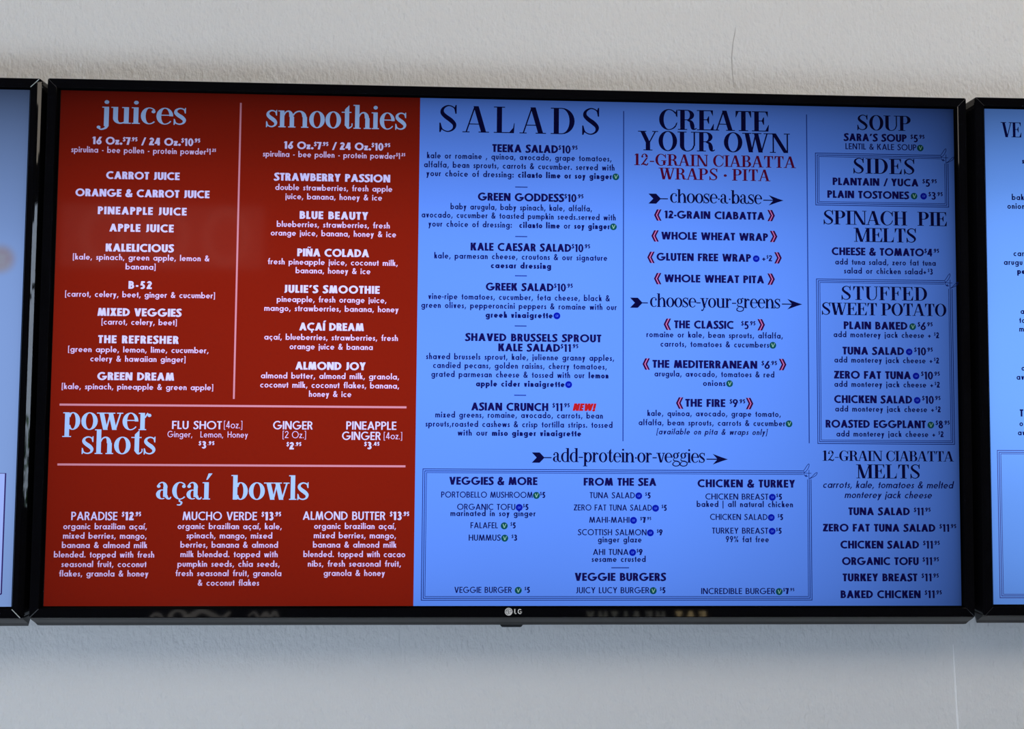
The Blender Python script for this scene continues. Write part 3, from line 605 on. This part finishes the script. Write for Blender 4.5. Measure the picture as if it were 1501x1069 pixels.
body_w = [('spirulina - bee pollen - protein powder{$1.25}', 104.6, 316.7, 225.2, 8.8), ('[kale, spinach, green apple, lemon &', 107, 307, 381.9, 8.6), ('banana]', 184.4, 228.2, 395.4, 8.6), ('[carrot, celery, beet, ginger & cucumber]', 95.6, 315.2, 436.3, 8.6),
 ('[carrot, celery, beet]', 149, 259.3, 476.5, 8.6), ('[green apple, lemon, lime, cucumber,', 100, 305.8, 517, 8.6), ('celery & hawaiian ginger]', 132.6, 272, 530.5, 8.6), ('[kale, spinach, pineapple & green apple]', 90.7, 312.6, 571.4, 8.6),
 ('spirulina - bee pollen - protein powder{$1.25}', 385.5, 594, 231.5, 8.6), ('double strawberries, fresh apple', 403.6, 575, 280, 8.6), ('juice, banana, honey & ice', 418.6, 560, 293.1, 8.6),
 ('blueberries, strawberries, fresh', 406, 571.4, 333.9, 8.6), ('orange juice, banana, honey & ice', 397, 580.6, 346.7, 8.6), ('fresh pineapple juice, coconut milk,', 392.6, 583, 388.8, 8.6), ('banana, honey & ice', 433.6, 543, 401.4, 8.6),
 ('pineapple, fresh orange juice,', 406, 566.5, 443.6, 8.6), ('mango, strawberries, banana, honey', 387.5, 584.2, 456.9, 8.6), ('açaí, blueberries, strawberries, fresh', 387.5, 583.3, 499, 8.6), ('orange juice & banana', 424.6, 546.5, 512.6, 8.6),
 ('almond butter, almond milk, granola,', 382.6, 585, 555.6, 8.7), ('coconut milk, coconut flakes, banana,', 381.5, 585, 569, 8.7), ('honey & ice', 452.9, 515, 582, 8.7),
 ('organic brazilian açaí,', 93, 215.4, 776, 8.9), ('mixed berries, mango,', 92.6, 215, 789.8, 8.9), ('banana & almond milk', 91.1, 215.9, 803.5, 8.9), ('blended. topped with fresh', 79.4, 226.2, 817.4, 8.9), ('seasonal fruit, coconut', 90.2, 214.7, 831.4, 8.9), ('flakes, granola & honey', 86.8, 217.6, 845.2, 8.9),
 ('organic brazilian açaí, kale,', 260.5, 413, 775.8, 8.9), ('spinach, mango, mixed', 273.5, 399.2, 789.5, 8.9), ('berries, banana & almond', 264.8, 407.6, 803, 8.9), ('milk blended. topped with', 264.6, 407.2, 816.9, 8.9), ('pumpkin seeds, chia seeds,', 260.5, 410, 831, 8.9), ('fresh seasonal fruit, granola', 257.4, 412.5, 844.7, 8.9), ('& coconut flakes', 290, 379.8, 858.7, 8.9),
 ('organic brazilian açaí,', 460.5, 580.4, 775.6, 8.9), ('mixed berries, mango,', 460, 580.4, 789.3, 8.9), ('banana & almond milk', 459, 581, 802.9, 8.9), ('blended. topped with cacao', 445, 594, 816.8, 8.9), ('nibs, fresh seasonal fruit,', 451.3, 587.7, 830.8, 8.9), ('granola & honey', 474.5, 564.2, 844.4, 8.9)]
for r_ in body_w: T(*r_, 'p', txw, 'item_text')

T('Ginger,  Lemon, Honey', 245.7, 363.4, 641.4, 9, 'rt', txw, 'item_text')
title_d = [('TEEKA SALAD{$10.95}', 721.5, 846.6, 224.2, 11.6), ('GREEN GODDESS{$10.95}', 700.4, 855.2, 295.4, 11.6), ('KALE CAESAR SALAD{$10.95}', 689.7, 865, 368.7, 11.6), ('GREEK SALAD{$10.95}', 712, 839.6, 426.8, 11.4), ('SHAVED BRUSSELS SPROUT', 682, 881.4, 501, 11.4), ('KALE SALAD{$11.95}', 730.3, 847.7, 515.6, 11.4),
 ('ASIAN CRUNCH {$11.95}', 690.6, 835.1, 602.4, 11.6), ('12-GRAIN CIABATTA', 973.2, 1120.5, 321.4, 11.3), ('WHOLE WHEAT WRAP', 969.2, 1125.7, 352.4, 11.3), ('WHOLE WHEAT PITA', 973.6, 1119.9, 414.7, 11.3), ('THE CLASSIC  {$5.95}', 988, 1107.3, 482.1, 11.6), ('THE MEDITERRANEAN {$6.95}', 956.2, 1138.9, 540.2, 11.6), ('THE FIRE {$9.95}', 1004.3, 1092.3, 596.8, 11.6),
 ('VEGGIES & MORE', 658.4, 787.8, 711, 11.6), ('FROM THE SEA', 855.4, 962, 712.2, 11.4), ('VEGGIE BURGERS', 842.3, 976, 851.7, 11.8), ('CHICKEN & TURKEY', 1022.3, 1165.3, 714.7, 11.5),
 ("SARA'S SOUP {$5.95}", 1236.8, 1355, 207.8, 11), ('PLANTAIN / YUCA {$5.95}', 1220.3, 1373, 272.8, 11), ('PLAIN TOSTONESⓋⒼ{$3.95}', 1212.5, 1381.7, 291.6, 11), ('CHEESE & TOMATO{$4.95}', 1218.9, 1376.4, 375.1, 11.2), ('PLAIN BAKEDⓋ{$6.95}', 1236.5, 1367, 483.4, 11.4), ('TUNA SALADⒼ{$10.95}', 1234.8, 1367.2, 520.5, 11.4), ('ZERO FAT TUNAⒼ{$10.95}', 1222.3, 1377.5, 555.8, 11.4), ('CHICKEN SALADⒼ{$10.95}', 1222.5, 1378.5, 591.5, 11.4), ('ROASTED EGGPLANTⓋ{$8.95}', 1210, 1392, 627.6, 11.4),
 ('TUNA SALAD {$11.95}', 1243.4, 1364, 755.4, 11.2), ('ZERO FAT TUNA SALAD {$11.95}', 1206, 1401.6, 779.5, 11.2), ('CHICKEN SALAD {$11.95}', 1231.6, 1377.5, 804.3, 11.4), ('ORGANIC TOFU {$11.95}', 1234, 1376.2, 828.4, 11.4), ('TURKEY BREAST {$11.95}', 1235, 1376, 852.3, 11.4), ('BAKED CHICKEN {$11.95}', 1232, 1380.4, 877, 11.4)]
for r_ in title_d: T(*r_, 'b', ink1, 'item_title')
T('GLUTEN FREE WRAPⒼ', 962.2, 1115, 383.2, 11.3, 'b', ink1, 'item_title'); T('{+$2}', 1117, 1131.9, 383.2, 8.8, 'b', ink1, 'price')
T('NEW!', 839.2, 871.8, 602.6, 11, 'ki', nred, 'item_title', 'slanting bright red word NEW with exclamation mark')
caps_d = [('LENTIL & KALE SOUPⓋ', 1239, 1353.3, 220, 8.8), ('PORTOBELLO MUSHROOMⓋ*{$5}', 646.6, 799.3, 729.8, 8.8), ('ORGANIC TOFUⒼ*{$5}', 670, 774.7, 747.6, 8.8), ('FALAFEL Ⓥ *{$5}', 689.6, 756, 774.6, 8.8), ('HUMMUSⓋ *{$3}', 687, 758.2, 792.7, 8.8), ('VEGGIE BURGER Ⓥ *{$5}', 666, 776.8, 869.2, 8.8),
 ('TUNA SALADⒼ *{$5}', 864.3, 953.7, 730.6, 8.8), ('ZERO FAT TUNA SALADⒼ *{$5}', 841, 977.3, 748.7, 8.8), ('MAHI-MAHIⒼ *{$7.95}', 863.5, 954.5, 766.5, 8.6), ('SCOTTISH SALMONⒼ *{$9}', 847, 971.2, 784.8, 8.8), ('AHI TUNAⒼ*{$9}', 869, 941.9, 813.7, 8.8), ('JUICY LUCY BURGERⓋ *{$5}', 843.8, 975.4, 869.7, 8.8),
 ('CHICKEN BREASTⒼ*{$5}', 1033.8, 1146.2, 732.6, 8.8), ('CHICKEN SALADⒼ *{$5}', 1040.6, 1147.8, 762.4, 8.8), ('TURKEY BREASTⒼ*{$5}', 1043.5, 1145.7, 782.5, 8.8), ('INCREDIBLE BURGERⓋ*{$7.95}', 1027.6, 1164.3, 871, 8.8)]
for r_ in caps_d: T(*r_, 'c', ink2, 'item_title')
body_d = [('kale or romaine , quinoa, avocado, grape tomatoes,', 625.8, 896.3, 234.7, 8.6), ('alfalfa, bean sprouts, carrots & cucumber. served with', 621.5, 900.8, 247.9, 8.6), ('your choice of dressing: *cilanto lime or soy ginger*Ⓥ', 625, 907, 260.8, 8.6),
 ('baby arugula, baby spinach, kale, alfalfa,', 660.5, 867.7, 308.6, 8.6), ('avocado, cucumber & toasted pumpkin seeds.served with', 618, 902.5, 321.2, 8.6), ('your choice of dressing:  *cilanto lime* or *soy ginger*Ⓥ', 628, 903.3, 334.4, 8.6),
 ('kale, parmesan cheese, croutons & our signature', 636.5, 890, 380.8, 8.6), ('*caesar dressing*', 719.4, 807.8, 393.9, 8.6), ('vine-ripe tomatoes, cucumber, feta cheese, black &', 627.7, 893.8, 440.2, 8.6), ('green olives, pepperoncini peppers & romaine with our', 617.5, 903.8, 453.1, 8.6), ('*greek vinaigrette*Ⓖ', 711.7, 821, 466.4, 8.6),
 ('shaved brussels sprout, kale, julienne granny apples,', 624.5, 900.2, 528, 8.6), ('candied pecans, golden raisins, cherry tomatoes,', 634.7, 889.3, 540.8, 8.6), ('grated parmesan cheese & tossed with our *lemon*', 632.2, 891.8, 553.8, 8.6), ('*apple cider vinaigrette*Ⓖ', 697.6, 838.1, 567.2, 8.6),
 ('mixed greens, romaine, avocado, carrots, bean', 638, 883.7, 613, 8.6), ('sprouts,roasted cashews & crisp tortilla strips. tossed', 623.7, 897.8, 626.5, 8.6), ('with our *miso ginger vinaigrette*', 670.8, 851.8, 639.3, 8.6),
 ('romaine or kale, bean sprouts, alfalfa,', 947.4, 1147.3, 495.5, 8.4), ('carrots, tomatoes & cucumbersⓋ', 968, 1136.9, 509.2, 8.4), ('arugula, avocado, tomatoes & red', 959.2, 1134.9, 552.8, 8.4), ('onionsⓋ', 1030.3, 1073.9, 566.1, 8.4), ('kale, quinoa, avocado, grape tomato,', 948.8, 1144.3, 610.7, 8.4), ('alfalfa, bean sprouts, carrots & cucumberⓋ', 936, 1160.6, 624.3, 8.4),
 ('marinated in soy ginger', 660.2, 785, 756.8, 8.4), ('ginger glaze', 876.3, 940.3, 795.3, 8.4), ('sesame crusted', 867.2, 946.4, 823.9, 8.4), ('baked | all natural chicken', 1021.3, 1162.2, 743.5, 8.4), ('99% fat free', 1063.7, 1126.8, 795, 8.6),
 ('add tuna salad, zero fat tuna', 1224, 1371.4, 388.9, 8.2), ('salad or chicken salad*{+$3}*', 1237, 1367.2, 401.9, 8.2), ('add monterey jack cheese *{+ $2}*', 1221.7, 1376.4, 495.2, 8.2), ('add monterey jack cheese *{+$2}*', 1222.8, 1376.4, 532.3, 8.2), ('add monterey jack cheese *{+$2}*', 1222.8, 1377.5, 567.8, 8.2), ('add monterey jack cheese *{+$2}*', 1224, 1378.8, 604, 8.2), ('add monterey jack cheese *{+ $2}*', 1225.8, 1383, 640.5, 8.2)]
for r_ in body_d: T(*r_[:4], r_[4] + .35, 'r', ink2, 'item_text')
T('[available on pita & wraps only]', 962, 1123.9, 637.4, 8.6, 'ri', ink2, 'item_text', 'slanting line of small dark text in brackets')
T('carrots, kale, tomatoes & melted', 1205.7, 1396.4, 715.8, 10.2, 'mi', ink2, 'item_text'); T('monterey jack cheese', 1237.6, 1365.2, 730.5, 10.2, 'mi', ink2, 'item_text')

for a in [(351.8, 151, 344.4, 585)]: C.bar(*a, 2.6, lnw, 'divider_line', 'pale vertical line between the two red columns')
C.bar(87.5, 595, 595.9, 595.6, 3, lnw, 'divider_line'); C.bar(84.4, 682, 594.4, 682.8, 3, lnw, 'divider_line')
C.bar(914.4, 163, 912.8, 647, 1.6, rul, 'divider_line'); C.bar(1182.4, 168, 1185.6, 650, 1.6, rul, 'divider_line')
for a in ((755.2, 274.5, 773.3), (755.2, 347, 772.8), (754.8, 404.6, 772.4), (754.4, 478.1, 771.8), (753.6, 579.6, 771.2), (896, 832.5, 922)):
    C.bar(a[0], a[1], a[2], a[1], 1.7, rul, 'short_dash')

MM = .00070
def arrow(tail, tail_y, tail_end, h0, hy, h1, label):
    ax, az = C.xy(tail, tail_y); ex, _ = C.xy(tail_end, tail_y); hh = 7.6 * MM
    L = 19 * MM
    pl = [P((ax, az + hh), (ax + L * .62, az + hh), (ax + L, az), (ax + L * .38, az)), P((ax + L * .38, az), (ax + L, az), (ax + L * .62, az - hh), (ax, az - hh)), R(ax + L * .9, az - .8 * MM, ex, az + .8 * MM)]
    bx, bz = C.xy(h0, hy); cx_, _ = C.xy(h1, hy); T_ = 23 * MM; hh = 8 * MM
    pl += [R(bx, bz - .8 * MM, cx_ - T_ * .6, bz + .8 * MM), P((cx_ - T_, bz + hh), (cx_ - T_ * .4, bz + hh * .36), (cx_, bz), (cx_ - T_ * .68, bz)), P((cx_ - T_ * .68, bz), (cx_, bz), (cx_ - T_ * .4, bz - hh * .36), (cx_ - T_, bz - hh))]
    C.poly(pl, ink, 'arrow', label)
arrow(950.4, 291.3, 979, 1118.5, 293.7, 1148.4, 'dark arrow running through the words choose a base')
arrow(923.4, 443.9, 949.6, 1145.9, 446, 1175.8, 'dark arrow running through the words choose your greens')
arrow(779.4, 670.9, 808.5, 1035.4, 673.3, 1066.8, 'dark arrow running through the words add protein or veggies')

def chevron(px0, pyc, left):
    x0, zc = C.xy(px0, pyc); x1, _ = C.xy(px0 + 10.8, pyc); hh = 8.6 * MM; w = x1 - x0; sg = 1
    def arm(o, wd):     # '<' shape with horizontal width wd, starting o from the point side
        k = .38 * w; q = [P((o, 0), (o + wd, 0), (o + wd + k, hh), (o + k, hh)), P((o, 0), (o + wd, 0), (o + wd + k, -hh), (o + k, -hh))]
        return q
    def place(q): return [[((x0 + a) if left else (x1 - a), zc + c) for a, c in p] for p in q]
    C.poly(place(arm(0, .26 * w)) + place(arm(.40 * w, .24 * w)), mdk, 'chevron')
    C.poly(place(arm(.20 * w, .20 * w)), pnk, 'chevron_inlay', None, TEXT_Y + .0001)
for l_, r_, y in ((958.6, 1124.9, 315.4), (954.6, 1128.5, 346), (948.6, 1134.9, 377.4), (958.4, 1124.9, 408.6), (972.6, 1110.3, 475.5), (941.6, 1141.7, 533.8), (990.7, 1093.3, 591)):
    chevron(l_, y + .0, True); chevron(r_, y + .8, False)

def frame_box(TL, TRx, BRy, label, notch=True, sh=C):
    x0, z1 = sh.xy(*TL); x1, _ = sh.xy(TRx, TL[1]); _, z0 = sh.xy((TL[0] + TRx) / 2, BRy); pl = []
    for k, (o, w) in enumerate(((0, 1.15), (2.8, 1.15), (5.4, .9))):
        o *= MM; w = w * MM; nx = (12.5 if notch else 0) * MM; nz = (13 if notch else 0) * MM
        pl += [R(x0 + o, z1 - o - w, x1 - (nx if notch else o), z1 - o), R(x0 + o, z0 + o, x1 - o, z0 + o + w),
               R(x0 + o, z0 + o, x0 + o + w, z1 - o), R(x1 - o - w, z0 + o, x1 - o, z1 - max(nz, o))]
    sh.poly(pl, lin if sh is C else rl_lin, 'fine_border', label)
    if notch:
        u = lambda a, b_, w=.9: (x1 + a * MM, z1 + b_ * MM, w * MM)
        g = spl([u(-12.5, -1), u(-10, 2), u(-6, 8), u(-3.5, 10), u(-3.6, 6), u(-7, 0), u(-11, -3)], 4) + spl([u(-11.5, -1), u(-11, -6), u(-8, -9), u(-5, -8)], 4) \
            + spl([u(-3, -12), u(1, -9), u(6, -4), u(9, -3), u(7, -7), u(2, -10), u(-2.5, -12)], 4) + spl([u(-3.5, 1), u(-3.6, -6), u(-3.5, -14)], 3) + spl([u(-12, -3.5), u(-6, -4), u(0, -4)], 3) + [[(x1 - 8 * MM + a, z1 - 7.5 * MM + c) for a, c in dot(0, 0, 1.3 * MM, 8)[0]]]
        sh.poly(g, lin, 'leaf_ornament', 'small outlined sprig with two leaves at the border corner')
frame_box((619.5, 687), 1189, 880.5, 'triple fine border around the protein and veggie list')
frame_box((1194.4, 224), 1389.5, 302.8, 'triple fine border around the sides list')
frame_box((1196, 408.5), 1395.5, 651.5, 'triple fine border around the stuffed sweet potato list')

# ---------------- right screen content (only what the photo shows)
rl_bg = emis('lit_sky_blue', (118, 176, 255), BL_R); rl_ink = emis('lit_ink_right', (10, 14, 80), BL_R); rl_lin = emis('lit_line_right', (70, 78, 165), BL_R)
mesh_obj('blue_field', *flat([R(-AW, -AH, AW, AH)], 0, 0, -.0002), rl_bg, rp)
Rr = Sheet(rp, ROX, ROZ, BL_R)
Rr.text('VE', 1468, None, 201.2, 22, 'D', rl_ink, 'heading', 'serif letters at the start of a cut-off heading')
for t_, x, y, st in (('s', 1497.9, 240, 'k'), ('bak', 1483, 293.3, 'r'), ('onion', 1476.3, 306.2, 'r'), ('car', 1485.3, 375.6, 'r'), ('arugu', 1471.2, 388.4, 'r'), ('pe', 1491, 401.7, 'k'), ('a', 1495.7, 460.4, 'r'), ('to', 1493.7, 473.6, 'r'), ('m', 1493.7, 486.3, 'r'), ('a', 1497, 543.5, 'r'), ('av', 1489.8, 556.8, 'r'), ('o', 1494, 624.8, 'r'), ('av', 1491.7, 638.2, 'r')):
    Rr.text(t_, x, None, y, 8.6, st, rl_ink, 'item_text')
Rr.text('T', 1494.5, None, 610.8, 10.6, 'b', rl_ink, 'item_title')
frame_box((1461, 659.8), 1780, 877, 'triple fine border at the lower part of the right screen', False, Rr)

# ---------------- left screen content
g = bpy.data.materials.new('lit_left_picture'); 
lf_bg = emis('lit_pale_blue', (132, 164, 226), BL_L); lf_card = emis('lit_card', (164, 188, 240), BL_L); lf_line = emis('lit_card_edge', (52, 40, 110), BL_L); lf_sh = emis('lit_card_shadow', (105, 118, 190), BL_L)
bpy.data.materials.remove(g)
# soft out-of-focus food blot inside the picture itself
nt = lf_bg.node_tree; b = nt.nodes['Principled BSDF']
tc = nt.nodes.new('ShaderNodeTexCoord'); vm = nt.nodes.new('ShaderNodeVectorMath'); vm.operation = 'DISTANCE'
bx, bz = at(1, 380); nzv = nt.nodes.new('ShaderNodeTexNoise'); nzv.inputs['Scale'].default_value = 70
vm.inputs[1].default_value = (bx - LOX, 0, bz - LOZ); nt.links.new(tc.outputs['Object'], vm.inputs[0])
mr = nt.nodes.new('ShaderNodeMapRange'); mr.interpolation_type = 'SMOOTHERSTEP'; mr.inputs[1].default_value = .006; mr.inputs[2].default_value = .021; mr.inputs[3].default_value = .85; mr.inputs[4].default_value = 0
nt.links.new(vm.outputs['Value'], mr.inputs[0]); nt.links.new(tc.outputs['Object'], nzv.inputs['Vector'])
fc = nt.nodes.new('ShaderNodeMix'); fc.data_type = 'RGBA'; fc.inputs['A'].default_value = (*s2l((150, 160, 165)), 1); fc.inputs['B'].default_value = (*s2l((140, 110, 135)), 1); nt.links.new(nzv.outputs[0], fc.inputs['Factor'])
mx = nt.nodes.new('ShaderNodeMix'); mx.data_type = 'RGBA'; mx.inputs['A'].default_value = (*s2l((132, 164, 226)), 1)
nt.links.new(fc.outputs['Result'], mx.inputs['B']); nt.links.new(mr.outputs[0], mx.inputs['Factor']); nt.links.new(mx.outputs['Result'], b.inputs['Emission Color'])
mesh_obj('blue_field', *flat([R(-AW, -AH, AW, AH)], 0, 0, -.0002), lf_bg, lp)
Ls = Sheet(lp, LOX, LOZ, BL_L)
cx1, cz1 = Ls.xy(7.6, 694.5); _, cz0 = Ls.xy(4, 870); cx0 = cx1 - .30
Ls.poly([R(cx0, cz0, cx1, cz1)], lf_card, 'text_card', 'pale blue card with a thin dark edge', TEXT_Y)
e = .0008; Ls.poly([R(cx0, cz1, cx1 + e, cz1 + e * .7), R(cx1, cz0 - e, cx1 + e * 1.8, cz1 + e * .7), R(cx0, cz0 - e * 1.8, cx1 + e, cz0)], lf_line, 'card_edge', None, TEXT_Y - .0001)

# ---------------- small parts on the centre bezel
def logo():
    YB = -.0042
    def q(px, py): return at(px, py, YB)
    cx_, cz_ = q(745.6, 897); r = q(751.3, 897)[0] - cx_
    V, Fc = flat(dot(0, 0, r, 24), cx_, cz_, YB)
    x0, z0 = q(753.6, 900.4); cap = q(752.9, 893)[1] - z0
    pl = []
    for p in glyph('L', 'sans', .24)[0]: pl.append([(x0 - cx_ + a * cap, z0 - cz_ + c * cap) for a, c in p])
    x1, _ = q(758.9, 900.4)
    for p in glyph('G', 'sans', .22)[0]: pl.append([(x1 - cx_ + a * cap * .86, z0 - cz_ + c * cap) for a, c in p])
    V2, F2 = flat(pl, cx_, cz_, YB)
    face = line(-.05 * r, .45 * r, -.05 * r, -.45 * r, .18 * r) + line(-.05 * r, -.40 * r, .30 * r, -.40 * r, .16 * r) + ring(0, 0, .78 * r, .78 * r, 0, 265, .13 * r, .13 * r, .13 * r, 18) + line(.20 * r, 0, .78 * r, 0, .13 * r) + dot(-.42 * r, .22 * r, .15 * r, 8)
    V3, F3 = flat(face, cx_, cz_, YB - .0001)
    n1 = len(Fc) + len(F2)
    Fc += [tuple(i + len(V) for i in f) for f in F2]; V += V2
    Fc += [tuple(i + len(V) for i in f) for f in F3]; V += V3
    o = mesh_obj('maker_logo', V, Fc, [logo_m, logod_m], centre, [0] * n1 + [1] * len(F3)); o['label'] = 'small grey round emblem and two letters printed on the lower bezel'
logo()
xa, zt = at(731.3, 914, .0128); xb, _ = at(768.2, 914, .0128); _, zb = at(750, 919.6, .0128); k = .0024
V = []
for y in (.0128, .0200): V += [(xa, y, zt + .003), (xb, y, zt + .003), (xb, y, zt), (xb - k, y, zb + .0008), (xb - k - .0012, y, zb), (xa + k + .0012, y, zb), (xa + k, y, zb + .0008), (xa, y, zt)]
Fc = [tuple(range(8))[::-1], tuple(range(8, 16))] + [(i, (i + 1) % 8, 8 + (i + 1) % 8, 8 + i) for i in range(8)]
mesh_obj('receiver_tab', V, Fc, house_m, centre)['label'] = 'small black receiver tab under the lower edge'

# ---------------------------------------------------------------- lit lettering on the far wall, mirrored in the lower bezel
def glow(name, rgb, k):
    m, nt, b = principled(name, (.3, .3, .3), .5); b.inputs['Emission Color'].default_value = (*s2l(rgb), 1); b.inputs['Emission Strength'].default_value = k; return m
def far_sign(name, polys_list, x0, z0, mats, label):
    t = bpy.data.objects.new(name, None); COL.objects.link(t); t.location = (x0, -4.18, z0); t['label'] = label; t['category'] = 'sign'
    V, Fc = box(-.84, .04, -.02, -.005, -.03, .11); mesh_obj('backing_board', V, Fc, dark_m, t)
    for (pl, dx), m in zip(polys_list, mats):
        V, Fc = [], []
        for p in pl:
            n0 = len(V); n = len(p); V += [(-(a + dx), .004, c) for a, c in p] + [(-(a + dx), -.005, c) for a, c in p]
            Fc += [tuple(range(n0, n0 + n)), tuple(range(n0 + n, n0 + 2 * n))[::-1]] + [(n0 + i, n0 + (i + 1) % n, n0 + n + (i + 1) % n, n0 + n + i) for i in range(n)]
        mesh_obj('letters', V, Fc, m, t)
far_sign('wall_sign', [(layout('EAT', 'b', .19, .068)[0], 0), (layout('HEALTHY', 'b', .50, .068)[0], .26)], 1.38, -1.455, [glow('sign_gold', (215, 190, 140), 3.4), glow('sign_dim', (150, 150, 140), 2.0)], 'lit sign reading EAT HEALTHY, mirrored in the lower black bezel')
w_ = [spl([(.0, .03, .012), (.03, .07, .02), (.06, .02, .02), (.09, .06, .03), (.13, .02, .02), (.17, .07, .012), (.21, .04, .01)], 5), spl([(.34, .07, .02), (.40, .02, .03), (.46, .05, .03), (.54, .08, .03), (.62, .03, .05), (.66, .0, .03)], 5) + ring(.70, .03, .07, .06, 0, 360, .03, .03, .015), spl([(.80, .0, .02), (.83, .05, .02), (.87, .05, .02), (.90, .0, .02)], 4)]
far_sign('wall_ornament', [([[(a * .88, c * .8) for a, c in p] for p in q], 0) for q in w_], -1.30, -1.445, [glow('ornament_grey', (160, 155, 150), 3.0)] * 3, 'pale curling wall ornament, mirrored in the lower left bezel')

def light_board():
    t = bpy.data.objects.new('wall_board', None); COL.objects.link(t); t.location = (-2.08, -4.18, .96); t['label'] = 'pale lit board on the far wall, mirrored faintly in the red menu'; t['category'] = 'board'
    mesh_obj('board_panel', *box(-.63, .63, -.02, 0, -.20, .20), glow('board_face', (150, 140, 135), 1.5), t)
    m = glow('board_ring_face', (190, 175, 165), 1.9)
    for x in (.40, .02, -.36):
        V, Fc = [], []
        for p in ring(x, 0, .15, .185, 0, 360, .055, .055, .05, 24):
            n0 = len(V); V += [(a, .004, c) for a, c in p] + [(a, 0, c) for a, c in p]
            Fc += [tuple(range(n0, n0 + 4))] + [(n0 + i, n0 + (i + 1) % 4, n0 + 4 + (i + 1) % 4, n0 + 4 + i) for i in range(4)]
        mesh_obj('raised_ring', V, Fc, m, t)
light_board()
